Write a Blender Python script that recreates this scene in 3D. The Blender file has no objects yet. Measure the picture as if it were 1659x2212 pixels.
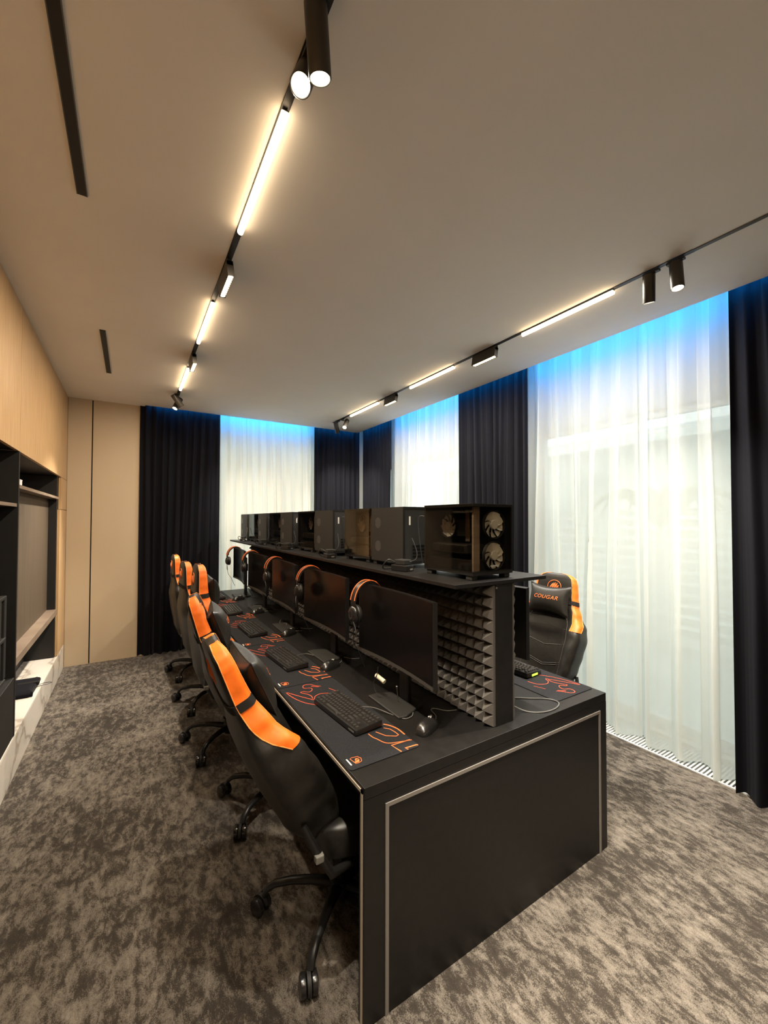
import bpy, math, random
from mathutils import Vector, Matrix
sin, cos, pi, R = math.sin, math.cos, math.pi, math.radians
S = bpy.context.scene
COL = S.collection

# ------------------------------------------------------------------ camera
cam_d = bpy.data.cameras.new('camera'); cam = bpy.data.objects.new('camera', cam_d); COL.objects.link(cam)
yaw, pit, rol = 0.557224, 0.0202556, 0.0018463
F = Vector((sin(yaw)*cos(pit), cos(yaw)*cos(pit), sin(pit)))
Rt = Vector((cos(yaw), -sin(yaw), 0)); U = Rt.cross(F)
r_ = Rt*cos(rol) + U*sin(rol); u_ = U*cos(rol) - Rt*sin(rol)
cam.matrix_world = Matrix(((r_.x, u_.x, -F.x, 0), (r_.y, u_.y, -F.y, 0), (r_.z, u_.z, -F.z, 1.6), (0, 0, 0, 1)))
cam_d.sensor_fit = 'VERTICAL'; cam_d.sensor_height = 36; cam_d.lens = 877.52*36/2212; cam_d.clip_start = .03
S.camera = cam
# ------------------------------------------------------------------ view + world
S.view_settings.view_transform = 'Standard'; S.view_settings.look = 'None'
S.view_settings.gamma = 1; S.view_settings.use_curve_mapping = False
S.view_settings.exposure = 1.38
S.cycles.use_denoising = True
S.cycles.max_bounces = 10; S.cycles.transparent_max_bounces = 24; S.cycles.diffuse_bounces = 5
W = bpy.data.worlds.new('world'); S.world = W; W.use_nodes = True
bg = W.node_tree.nodes['Background']; bg.inputs[0].default_value = (.90, 1.0, .98, 1); bg.inputs[1].default_value = .72
TUBE = 4.2         # emission of the linear lamps' diffusers
TUBE_W = 9.0       # watts each linear lamp throws downwards
SPOT = 62.0        # watts of each spot lamp
WARM = (1.0, .73, .44)
BLUE = 30.0        # emission of the blue strip in the curtain pocket

# ------------------------------------------------------------------ helpers
class MB:
    def __init__(s): s.v = []; s.f = []; s.m = []
    def add(s, vs, fs, mi=0):
        b = len(s.v); s.v += [tuple(v) for v in vs]
        for f in fs: s.f.append(tuple(b+i for i in f)); s.m.append(mi)
    def box(s, x0, x1, y0, y1, z0, z1, mi=0, M=None):
        vs = [Vector((x, y, z)) for z in (z0, z1) for y in (y0, y1) for x in (x0, x1)]
        if M: vs = [M @ v for v in vs]
        s.add(vs, [(0, 2, 3, 1), (4, 5, 7, 6), (0, 1, 5, 4), (2, 6, 7, 3), (0, 4, 6, 2), (1, 3, 7, 5)], mi); return s
    def rings(s, rings, cap0=True, cap1=True, mi=0, closed=True):
        n = len(rings[0]); vs = [p for r in rings for p in r]; fs = []
        for i in range(len(rings)-1):
            for j in range(n if closed else n-1):
                k = (j+1) % n
                fs.append((i*n+j, i*n+k, (i+1)*n+k, (i+1)*n+j))
        if closed and cap0: fs.append(tuple(range(n-1, -1, -1)))
        if closed and cap1: fs.append(tuple((len(rings)-1)*n+j for j in range(n)))
        s.add(vs, fs, mi); return s
    def tube(s, pts, r, n=8, mi=0, cap=True):
        pts = [Vector(p) for p in pts]; rs = r if isinstance(r, (list, tuple)) else [r]*len(pts)
        rings = []; prev = None
        for i, p in enumerate(pts):
            d = (pts[min(i+1, len(pts)-1)] - pts[max(i-1, 0)]).normalized()
            if prev is None:
                a = d.cross(Vector((0, 0, 1)))
                if a.length < .01: a = d.cross(Vector((1, 0, 0)))
            else: a = prev - d*prev.dot(d)
            a.normalize(); b = d.cross(a); prev = a
            rings.append([p + (a*cos(2*pi*k/n) + b*sin(2*pi*k/n))*rs[i] for k in range(n)])
        return s.rings(rings, cap, cap, mi)
    def cyl(s, p0, p1, r, n=20, mi=0): return s.tube([p0, p1], r, n, mi)
    def lathe(s, prof, n=24, M=None, mi=0, cap=True):
        rings = []
        for rr, z in prof:
            ring = [Vector((rr*cos(2*pi*k/n), rr*sin(2*pi*k/n), z)) for k in range(n)]
            rings.append([M @ v for v in ring] if M else ring)
        return s.rings(rings, cap, cap, mi)
    def grid(s, fn, nu, nv, mi=0):
        vs = [fn(i/nu, j/nv) for i in range(nu+1) for j in range(nv+1)]
        s.add(vs, [(i*(nv+1)+j, (i+1)*(nv+1)+j, (i+1)*(nv+1)+j+1, i*(nv+1)+j+1) for i in range(nu) for j in range(nv)], mi); return s
    def ribbon(s, pts, w, z0, z1, mi=0, closed=False):
        P = [Vector((p[0], p[1], 0)) for p in pts]; n = len(P)
        L = []; Q = []
        for i in range(n):
            a = P[(i-1) % n] if (closed or i > 0) else P[i]; b = P[(i+1) % n] if (closed or i < n-1) else P[i]
            d = (b-a).normalized(); nn = Vector((-d.y, d.x, 0))
            ww = w[i] if isinstance(w, (list, tuple)) else w
            L.append(P[i]+nn*ww/2); Q.append(P[i]-nn*ww/2)
        for i in range(n if closed else n-1):
            k = (i+1) % n
            q = [L[i], Q[i], Q[k], L[k]]
            s.add([(v.x, v.y, z0) for v in q]+[(v.x, v.y, z1) for v in q], [(4, 5, 6, 7), (0, 1, 5, 4), (2, 3, 7, 6), (1, 2, 6, 5), (3, 0, 4, 7)], mi)
        return s
    def build(s, name, mats, parent=None, smooth=False, bevel=0, ang=40):
        me = bpy.data.meshes.new(name); me.from_pydata(s.v, [], s.f)
        for m in (mats if isinstance(mats, (list, tuple)) else [mats]): me.materials.append(m)
        if any(s.m): me.polygons.foreach_set('material_index', s.m)
        if smooth:
            me.polygons.foreach_set('use_smooth', [True]*len(me.polygons)); me.set_sharp_from_angle(angle=R(ang))
        me.validate(); me.update()
        o = bpy.data.objects.new(name, me); COL.objects.link(o)
        if parent: o.parent = parent
        if bevel:
            b = o.modifiers.new('bevel', 'BEVEL'); b.width = bevel; b.segments = 2; b.limit_method = 'ANGLE'
        return o

def spl(P, n=5):
    P = [Vector(p) for p in P]; out = []
    for i in range(len(P)-1):
        p0, p1, p2, p3 = P[max(i-1, 0)], P[i], P[i+1], P[min(i+2, len(P)-1)]
        for k in range(n):
            t = k/n; out.append(.5*((2*p1)+(p2-p0)*t+(2*p0-5*p1+4*p2-p3)*t*t+(3*p1-p0-3*p2+p3)*t**3))
    return out+[P[-1]]
def rounded(x0, x1, y0, y1, r, n=5):
    pts = []
    for cx, cy, a in ((x1-r, y1-r, 0), (x0+r, y1-r, 90), (x0+r, y0+r, 180), (x1-r, y0+r, 270)):
        for k in range(n+1): t = R(a+90*k/n); pts.append((cx+r*cos(t), cy+r*sin(t)))
    return pts
def Box(name, m, x0, x1, y0, y1, z0, z1, parent=None, bevel=0):
    return MB().box(x0, x1, y0, y1, z0, z1).build(name, m, parent, bevel=bevel)
def tag(o, label=None, cat=None, group=None, kind=None):
    if label: o['label'] = label
    if cat: o['category'] = cat
    if group: o['group'] = group
    if kind: o['kind'] = kind
    return o
def thing(name, label, cat, loc=(0, 0, 0), rz=0, group=None):
    o = bpy.data.objects.new(name, None); o.empty_display_size = .1; COL.objects.link(o)
    o.location = loc; o.rotation_euler = (0, 0, rz); return tag(o, label, cat, group)
def dup(root, loc=None, rz=None, label=None, group=None, parent=None):
    r = root.copy(); COL.objects.link(r)
    if loc is not None: r.location = loc
    if rz is not None: r.rotation_euler = (0, 0, rz)
    if label: r['label'] = label
    if group: r['group'] = group
    if parent: r.parent = parent
    for ch in list(root.children): dup(ch, parent=r)
    return r
def stretch(a, b, t): return a+(b-a)*t
def lerp_tab(tab, x):
    if x <= tab[0][0]: return tab[0][1]
    for (a, va), (b, vb) in zip(tab, tab[1:]):
        if x <= b:
            t = (x-a)/(b-a); t = t*t*(3-2*t); return va+(vb-va)*t
    return tab[-1][1]

# ------------------------------------------------------------------ materials
def mat(name, col=(.5, .5, .5), rough=.5, metal=0, spec=.5, emit=None, es=0, coat=0, sheen=0):
    m = bpy.data.materials.new(name); m.use_nodes = True; b = m.node_tree.nodes['Principled BSDF']
    b.inputs['Base Color'].default_value = (*col, 1); b.inputs['Roughness'].default_value = rough
    b.inputs['Metallic'].default_value = metal; b.inputs['Specular IOR Level'].default_value = spec
    if emit: b.inputs['Emission Color'].default_value = (*emit, 1); b.inputs['Emission Strength'].default_value = es
    if coat: b.inputs['Coat Weight'].default_value = coat
    if sheen: b.inputs['Sheen Weight'].default_value = sheen
    return m
def N(m, t, **kw):
    n = m.node_tree.nodes.new(t)
    for k, v in kw.items():
        if k in n.inputs.keys() if hasattr(n.inputs, 'keys') else False: n.inputs[k].default_value = v
        else: setattr(n, k, v)
    return n
def lk(m, a, b): m.node_tree.links.new(a, b)
def coords(m, scale=(1, 1, 1), rot=(0, 0, 0), kind='Object'):
    t = m.node_tree.nodes.new('ShaderNodeTexCoord'); mp = m.node_tree.nodes.new('ShaderNodeMapping')
    mp.inputs['Scale'].default_value = scale; mp.inputs['Rotation'].default_value = rot
    lk(m, t.outputs[kind], mp.inputs['Vector']); return mp.outputs[0]
def noise(m, vec, scale, detail=4, rough=.5, dist=0):
    n = m.node_tree.nodes.new('ShaderNodeTexNoise'); n.inputs['Scale'].default_value = scale
    n.inputs['Detail'].default_value = detail; n.inputs['Roughness'].default_value = rough; n.inputs['Distortion'].default_value = dist
    lk(m, vec, n.inputs['Vector']); return n.outputs[0]
def ramp(m, fac, stops):
    n = m.node_tree.nodes.new('ShaderNodeValToRGB'); cr = n.color_ramp
    while len(cr.elements) < len(stops): cr.elements.new(.5)
    for e, (p, c) in zip(cr.elements, stops): e.position = p; e.color = (*c, 1)
    lk(m, fac, n.inputs[0]); return n.outputs[0]
def bump(m, fac, strength=.3, dist=.01):
    n = m.node_tree.nodes.new('ShaderNodeBump'); n.inputs['Strength'].default_value = strength; n.inputs['Distance'].default_value = dist
    lk(m, fac, n.inputs['Height']); lk(m, n.outputs[0], m.node_tree.nodes['Principled BSDF'].inputs['Normal'])
def bsdf(m): return m.node_tree.nodes['Principled BSDF']
def noisy(m, c0, c1, scale, sc=(1, 1, 1), lo=.35, hi=.65, detail=5, bs=0, bd=.002):
    v = coords(m, sc); f = noise(m, v, scale, detail)
    lk(m, ramp(m, f, [(lo, c0), (hi, c1)]), bsdf(m).inputs['Base Color'])
    if bs: bump(m, f, bs, bd)
    return m

M_ceiling = noisy(mat('ceiling_paint', rough=.9, spec=.2), (.85, .82, .77), (.87, .84, .79), 3)
M_wallp = noisy(mat('wall_paint', rough=.9, spec=.2), (.58, .54, .48), (.62, .58, .52), 3)
M_cream = noisy(mat('cream_panel', rough=.55, spec=.3), (.56, .44, .30), (.60, .48, .33), 2, (1, 1, .2))
M_oak = noisy(mat('oak_veneer', rough=.5, spec=.35), (.50, .31, .15), (.62, .41, .21), 7, (6, 6, .5), .3, .7, 8, .15, .001)
M_black = noisy(mat('black_laminate', rough=.45, spec=.35), (.007, .0062, .0055), (.0105, .0092, .008), 30, (1, 1, 1))
M_blackg = noisy(mat('black_laminate_wall', rough=.55), (.006, .0055, .005), (.009, .008, .007), 10)
M_brownp = noisy(mat('brown_back_panel', rough=.6), (.075, .052, .032), (.09, .064, .040), 4, (1, 6, .6))
M_consol = noisy(mat('grey_oak_board', rough=.5), (.17, .12, .085), (.24, .18, .13), 8, (.6, .6, 6))
M_trim = mat('aluminium_trim', (.25, .225, .20), .5, .2)
M_beige = mat('beige_edge', (.50, .42, .33), .5)
M_slot = mat('slot_dark', (.012, .012, .014), .6)
M_track = mat('black_track', (.014, .012, .011), .45)
M_trackg = mat('grey_track_cover', (.10, .10, .09), .5)
M_lampbody = mat('black_lamp_metal', (.045, .039, .031), .38, .3)
M_ring = mat('lamp_white_ring', (.8, .75, .65), .4, emit=(1, .86, .62), es=.30)
M_marble = mat('marble', (.7, .62, .5), .25)
v = coords(M_marble, (1, 1, 1)); w_ = M_marble.node_tree.nodes.new('ShaderNodeTexWave')
w_.inputs['Scale'].default_value = 1.1; w_.inputs['Distortion'].default_value = 12; w_.inputs['Detail'].default_value = 5; w_.inputs['Detail Scale'].default_value = 1.4
lk(M_marble, v, w_.inputs['Vector'])
lk(M_marble, ramp(M_marble, w_.outputs[1], [(0, (.46, .40, .34)), (.05, (.66, .60, .52)), (.2, (.74, .68, .60)), (1, (.77, .71, .63))]), bsdf(M_marble).inputs['Base Color'])

M_carpet = mat('carpet', rough=.95, spec=.1, sheen=.15)
v1 = coords(M_carpet, (1, .50, 1), (0, 0, R(-6)))
v2 = coords(M_carpet, (1, 1, 1))
n1 = noise(M_carpet, v1, 22, 7, .74, .3); n2 = noise(M_carpet, v2, 2.2, 3, .5); n3 = noise(M_carpet, v2, 260, 2, .6)
vv = coords(M_carpet, (1, .55, 1)); n4 = noise(M_carpet, vv, 70, 3, .7)
mx = M_carpet.node_tree.nodes.new('ShaderNodeMath'); mx.operation = 'MULTIPLY_ADD'; mx.inputs[1].default_value = .45
lk(M_carpet, n2, mx.inputs[0]); lk(M_carpet, n1, mx.inputs[2])
m2 = M_carpet.node_tree.nodes.new('ShaderNodeMath'); m2.operation = 'MULTIPLY_ADD'; m2.inputs[1].default_value = .30
lk(M_carpet, n4, m2.inputs[0]); lk(M_carpet, mx.outputs[0], m2.inputs[2])
m3 = M_carpet.node_tree.nodes.new('ShaderNodeMath'); m3.operation = 'MULTIPLY_ADD'; m3.inputs[1].default_value = .42
lk(M_carpet, n3, m3.inputs[0]); lk(M_carpet, m2.outputs[0], m3.inputs[2])
lk(M_carpet, ramp(M_carpet, m3.outputs[0], [(.0, (.060, .047, .036)), (.90, (.070, .056, .044)), (.985, (.115, .095, .077)), (1.0, (.26, .215, .17))]), bsdf(M_carpet).inputs['Base Color'])
sc_ = M_carpet.node_tree.nodes['Color Ramp'] if 'Color Ramp' in M_carpet.node_tree.nodes else None
dv = M_carpet.node_tree.nodes.new('ShaderNodeMath'); dv.operation = 'MULTIPLY_ADD'; dv.inputs[1].default_value = 1.0; dv.inputs[2].default_value = 0
CARP = (m3, [n for n in M_carpet.node_tree.nodes if n.type == 'VALTORGB'][0])
# remap the sum (about .7 .. 1.25) into 0..1 before the ramp
mr = M_carpet.node_tree.nodes.new('ShaderNodeMapRange'); mr.inputs[1].default_value = .86; mr.inputs[2].default_value = 1.34
for l in list(M_carpet.node_tree.links):
    if l.to_node == CARP[1]: M_carpet.node_tree.links.remove(l)
lk(M_carpet, m3.outputs[0], mr.inputs[0]); lk(M_carpet, mr.outputs[0], CARP[1].inputs[0])
for e, (p, c) in zip(CARP[1].color_ramp.elements, [(.0, (.027, .021, .016)), (.36, (.043, .034, .026)), (.50, (.105, .088, .070)), (1, (.235, .20, .163))]): e.position = p; e.color = (*c, 1)
bump(M_carpet, n3, .5, .004)

def fabric_black(name, c):
    m = mat(name, c, .85, spec=.15, sheen=.25)
    bsdf(m).inputs['Sheen Roughness'].default_value = .3; bsdf(m).inputs['Sheen Weight'].default_value = .05
    f = noise(m, coords(m, (1, 1, .12)), 240, 3); bump(m, f, .25, .002); return m
M_velvet = fabric_black('black_velvet', (.006, .006, .009))
def sheer_mat(name, tint, op):
    m = bpy.data.materials.new(name); m.use_nodes = True; nt = m.node_tree; nt.nodes.clear()
    out = nt.nodes.new('ShaderNodeOutputMaterial'); tr = nt.nodes.new('ShaderNodeBsdfTransparent'); tl = nt.nodes.new('ShaderNodeBsdfTranslucent')
    df = nt.nodes.new('ShaderNodeBsdfDiffuse'); a = nt.nodes.new('ShaderNodeMixShader'); b = nt.nodes.new('ShaderNodeMixShader')
    tl.inputs[0].default_value = (*tint, 1); df.inputs[0].default_value = (*tint, 1); a.inputs[0].default_value = .45
    tr.inputs[0].default_value = (1, 1, 1, 1)
    lk(m, tl.outputs[0], a.inputs[1]); lk(m, df.outputs[0], a.inputs[2])
    lw = nt.nodes.new('ShaderNodeLayerWeight'); lw.inputs[0].default_value = .35
    f = nt.nodes.new('ShaderNodeMapRange'); f.inputs[1].default_value = 0; f.inputs[2].default_value = .8; f.inputs[3].default_value = op; f.inputs[4].default_value = .97
    lk(m, lw.outputs[1], f.inputs[0]); lk(m, f.outputs[0], b.inputs[0])
    lk(m, tr.outputs[0], b.inputs[1]); lk(m, a.outputs[0], b.inputs[2]); lk(m, b.outputs[0], out.inputs[0]); return m
M_sheer = sheer_mat('sheer_voile', (.86, .88, .85), .70)
M_sheer2 = sheer_mat('sheer_voile_far_warm_lit', (.92, .87, .78), .93)  # warm tint and extra opacity stand in for warm room light, less daylight
def glass_mat(name, tint, refl=.08, rough=.02):
    m = bpy.data.materials.new(name); m.use_nodes = True; nt = m.node_tree; nt.nodes.clear()
    out = nt.nodes.new('ShaderNodeOutputMaterial'); tr = nt.nodes.new('ShaderNodeBsdfTransparent'); gl = nt.nodes.new('ShaderNodeBsdfGlossy')
    tr.inputs[0].default_value = (*tint, 1); gl.inputs['Roughness'].default_value = rough
    lw = nt.nodes.new('ShaderNodeLayerWeight'); lw.inputs[0].default_value = .5
    pw = nt.nodes.new('ShaderNodeMath'); pw.operation = 'POWER'; pw.inputs[1].default_value = 5; lk(m, lw.outputs[1], pw.inputs[0])
    ad = nt.nodes.new('ShaderNodeMath'); ad.operation = 'MULTIPLY_ADD'; ad.inputs[1].default_value = .8; ad.inputs[2].default_value = refl; lk(m, pw.outputs[0], ad.inputs[0])
    b = nt.nodes.new('ShaderNodeMixShader'); lk(m, ad.outputs[0], b.inputs[0]); lk(m, tr.outputs[0], b.inputs[1]); lk(m, gl.outputs[0], b.inputs[2]); lk(m, b.outputs[0], out.inputs[0]); return m
M_glassT = glass_mat('tinted_glass', (.80, .78, .73), .05)
M_glassW = glass_mat('window_glass', (.93, .97, .97), .05)
M_tube = mat('lamp_diffuser', (.9, .8, .7), .5, emit=WARM, es=TUBE)
M_lens = mat('spot_lens', (.9, .8, .7), .3, emit=(1, .90, .72), es=7)
M_refl = mat('grille_reflector', (.9, .8, .6), .25, .8, emit=(1, .80, .52), es=2.2)
M_blue = mat('blue_led_strip', (.1, .3, .9), .5, emit=(.002, .33, 1.0), es=BLUE)
M_leather = noisy(mat('black_leatherette', rough=.42, spec=.45), (.012, .011, .009), (.018, .016, .013), 60, bs=.15, bd=.001)
M_leatherd = mat('black_mesh_fabric', (.016, .014, .012), .8, spec=.2)
M_orange = noisy(mat('orange_leatherette', rough=.5, spec=.35), (.80, .145, .008), (.90, .175, .012), 40, bs=.1, bd=.001)
M_piping = mat('orange_piping', (.95, .32, .08), .5)
M_seam = mat('grey_seam', (.06, .053, .045), .6)
M_plastic = mat('black_plastic', (.011, .010, .0095), .38)
M_plasticr = mat('black_rough_plastic', (.016, .015, .013), .6)
M_caster = mat('caster_plastic', (.015, .014, .013), .25, coat=.3)
M_metalb = mat('black_metal', (.014, .013, .012), .35, .6)
M_capgrey = mat('grey_cap', (.20, .19, .165), .5)
M_screen = mat('dark_screen', (.004, .0038, .0035), .25, spec=.3)
M_key = mat('keycap', (.040, .037, .033), .33)
M_padf = noisy(mat('pad_fabric', rough=.9, spec=.15), (.017, .017, .019), (.024, .024, .026), 200)
M_print = mat('orange_print', (.85, .20, .055), .7, spec=.2)
M_printr = mat('red_orange_print', (.72, .11, .05), .7, spec=.2)
M_white = mat('white_print', (.75, .75, .72), .6)
M_foam = noisy(mat('charcoal_foam', rough=1, spec=.1), (.075, .067, .059), (.12, .107, .094), 500, bs=.5, bd=.003)
M_fanw = mat('white_fan', (.62, .60, .56), .4)
M_pcb = noisy(mat('circuit_board', rough=.4), (.006, .010, .009), (.03, .04, .035), 60)
M_silver = mat('silver', (.6, .58, .55), .3, .9)
M_cable = mat('black_cable', (.02, .02, .02), .5)
M_cableg = mat('grey_cable', (.13, .125, .115), .45)
M_cablew = mat('white_cable', (.75, .74, .70), .5)
M_ventm = mat('vent_metal', (.075, .07, .065), .5)
M_led = mat('green_led', (.3, .7, .05), .5, emit=(.45, 1, .05), es=1.0)
M_ivory = mat('ivory_plug', (.78, .70, .50), .5)
M_crinkle = mat('crinkled_vinyl', (.12, .11, .10), .18, .2)
f_ = noise(M_crinkle, coords(M_crinkle), 90, 4, .6, 1.0); bump(M_crinkle, f_, 1.0, .01)
M_frame = mat('white_window_frame', (.75, .77, .77), .4)
M_facade = noisy(mat('pale_facade', rough=.9), (.55, .56, .54), (.62, .63, .60), 2)
M_extwin = mat('far_window', (.34, .37, .37), .3)
M_fence = mat('pale_fence_slat', (.55, .58, .56), .6)
M_paving = noisy(mat('exterior_paving', rough=.9), (.45, .46, .45), (.55, .56, .54), 4)
M_grille = mat('white_grille', (.62, .62, .60), .45)
M_leaf = mat('palm_leaf', (.10, .16, .07), .6)

# ------------------------------------------------------------------ room shell
def struct(o): o['kind'] = 'structure'; return o
XL, XC, XW = -.6, 2.965, 3.42      # cabinet face, ceiling edge, window wall
YB0, YB, YF, ZC = 5.53, 5.60, -2.6, 2.95
struct(Box('floor', M_carpet, -1.1, 3.075, YF, 5.95, -.10, 0))
struct(Box('ceiling', M_ceiling, -1.1, XC, YF, YB0, ZC, 3.20))
cb = MB(); cb.box(-1.1, .13, YB0, 5.95, ZC, 3.20); struct(cb.build('ceiling_edge', M_ceiling))
bpy.data.objects['ceiling_edge'].name = 'ceiling.001'
struct(Box('ceiling', M_wallp, -1.1, 3.6, YF, 6.1, 3.21, 3.30))
struct(Box('wall_front', M_wallp, -1.1, 3.6, YF-.12, YF, -.1, 3.25))
struct(Box('wall_left', M_blackg, -1.22, -1.1, YF, 6.1, -.1, 3.25))
# back wall: cream panels with a dark seam, then the window bay behind curtains
wb = MB(); wb.box(-1.1, -.60, 5.62, 5.9, 0, ZC)
struct(wb.build('wall_back', M_blackg))
bw = bpy.data.objects['wall_back']
MB().box(-.598, -.384, YB, 5.62, .0, ZC).build('panel', M_cream, bw)
MB().box(-.372, .16, YB, 5.62, .0, ZC).build('panel', M_cream, bw)
MB().box(-.60, .16, 5.62, 5.64, 0, ZC).build('panel_seam', M_slot, bw)
bk = MB()  # masonry around the back window
WX0, WX1, WZ0, WZ1 = .62, 2.75, .35, 2.78
bk.box(.12, WX0, 5.82, 6.0, 0, 3.21); bk.box(WX1, 3.6, 5.82, 6.0, 0, 3.21); bk.box(WX0, WX1, 5.82, 6.0, WZ1, 3.21); bk.box(WX0, WX1, 5.82, 6.0, 0, WZ0)
bk.box(.12, .16, 5.62, 5.82, 0, 3.21)
bk.build('masonry', M_wallp, bw)
# right wall with two tall windows
wr = MB(); wins = [(.75, 2.62), (3.22, 4.98), (5.28, 5.80)]
HZ = 2.46
ys = [YF] + [q for w in wins for q in w] + [6.1]
for i in range(0, len(ys), 2): wr.box(XW, XW+.18, ys[i], ys[i+1], -.1, 3.21)
for a, b in wins: wr.box(XW, XW+.18, a, b, HZ, 3.21); wr.box(XW, XW+.18, a, b, -.1, .04)
struct(wr.build('wall_right', M_wallp))
def window(n, fn, w, h, cols):
    fr = MB(); t = .055
    for (a, b, c, d) in [(0, w, 0, t), (0, w, h-t, h), (0, t, t, h-t), (w-t, w, t, h-t)]: fn(fr, a, b, c, d)
    for k in range(1, cols): fn(fr, w*k/cols-t/2, w*k/cols+t/2, t, h-t)
    o = struct(fr.build('window_%d' % n, M_frame)); g = MB()
    for k in range(cols):
        g = MB(); fn(g, w*k/cols+t/2, w*(k+1)/cols-t/2, t, h-t, True); g.build('pane', M_glassW, o)
    return o
for i, (a, b) in enumerate(wins):
    def fn(m, p, q, r, s, g=False, a=a): m.box(XW+.05+(.02 if g else 0), XW+.10-(.02 if g else 0), a+p, a+q, .04+r, .04+s)
    window(i+1, fn, b-a, HZ-.04, 2 if b-a > 1 else 1)
def fn(m, p, q, r, s, g=False): m.box(WX0+p, WX0+q, 5.87+(.02 if g else 0), 5.92-(.02 if g else 0), WZ0+r, WZ0+s)
window(4, fn, WX1-WX0, WZ1-WZ0, 2)
# floor convector trench under the windows
struct(Box('trim_1', M_slot, 3.075, XW, YF, 5.82, -.10, -.03))
tg = struct(MB().box(3.068, 3.082, YF, 5.82, -.03, .006).box(XW-.09, XW-.08, YF, 5.82, -.03, .006).build('trim_2', M_grille))
sl = MB(); sl.box(3.082, XW-.09, 0, .011, -.014, .002)
s0 = sl.build('slat', M_grille, tg); s0.location = (0, .78, 0)
k = 1; y = .78
while k < 295:
    c = s0.copy(); COL.objects.link(c); y += .0215; c.location = (0, y, 0)
    if y > 5.78: break
    k += 1
sr = MB()
y = .76
while y > YF+.1: sr.box(3.082, XW-.09, y-.011, y, -.014, .002); y -= .0215
q = sr.build('slats_beyond', M_grille, tg); q['kind'] = 'stuff'
struct(Box('trim_3', M_wallp, XW-.08, XW, YF, 5.82, -.03, .03))

# ceiling slots
for nm, (a, b) in zip((4, 5), ((.2, 2.07), (3.49, 4.48))):
    o = Box('air_slot', M_slot, -.203, -.172, a, b, 2.944, 2.951)
    for xx in (-.206, -.172): Box('slot_edge', M_trackg, xx, xx+.003, a, b, 2.943, 2.951, o)
    tag(o, 'long black linear air slot in the ceiling at the top left of the photo' if nm == 4 else 'short black linear air slot in the ceiling nearer the far wall', 'air vent')

# ------------------------------------------------------------------ outside
gr = struct(Box('exterior_ground', M_paving, 3.6, 30, -14, 22, -.25, -.1)); gr.name = 'ground'
bd = thing('neighbouring_building', 'pale building with dark windows seen faintly through the right sheer curtain', 'building', (11, 4, -.1))
MB().box(0, 5, -9, 9, 0, 3.6).build('wall', M_facade, bd)
MB().box(-.5, 5.3, -9.4, 9.4, 3.6, 3.9).build('roof', M_frame, bd)
for yy in (-6.5, -3.8, -1, 2, 5, 7.2):
    w = MB().box(-.03, .02, yy, yy+1.1, 1.5, 2.9).build('window', M_extwin, bd)
    MB().box(-.06, -.03, yy-.06, yy+1.16, 1.42, 1.5).build('window_sill', M_frame, w)
fe = thing('slatted_fence', 'pale horizontal slatted fence outside the right windows', 'fence', (6.4, 0, -.1))
for k in range(12):
    MB().box(0, .03, -5, 11, .12+k*.15, .22+k*.15).build('slat', M_fence, fe)
for k in range(9): MB().box(.03, .11, -5+k*2, -4.92+k*2, 0, 1.95).build('post', M_fence, fe)
random.seed(4)
pl = thing('palm_tree', 'small palm seen faintly through the middle of the large sheer curtain', 'tree', (6.0, 2.6, -.1))
MB().tube([(0, 0, 0), (.03, .02, .8), (0, .05, 1.6)], [.09, .07, .06], 8).build('trunk', M_paving, pl, True)
for k in range(14):
    a = k*2.4; L = .9
    f = MB(); pts = [(cos(a)*L*t, sin(a)*L*t+.05, 1.6+.55*math.sin(t*2.6)-.1*t) for t in (0, .2, .4, .6, .8, 1)]
    f.tube(pts, [.012, .05, .06, .05, .03, .004], 5); f.build('frond', M_leaf, pl)
MB().box(-.9, 3.4, 0, .12, 0, 4.2).build('wall', M_facade, None)
ow = bpy.data.objects['wall']
for o in list(COL.objects):
    if o.name.startswith('wall') and o.parent is None and o.data and o.data.materials[0] == M_facade:
        o.location = (0.2, 8.2, -.2); o.name = 'courtyard_wall'; tag(o, 'pale rendered courtyard wall behind the far window', 'wall')

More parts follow.
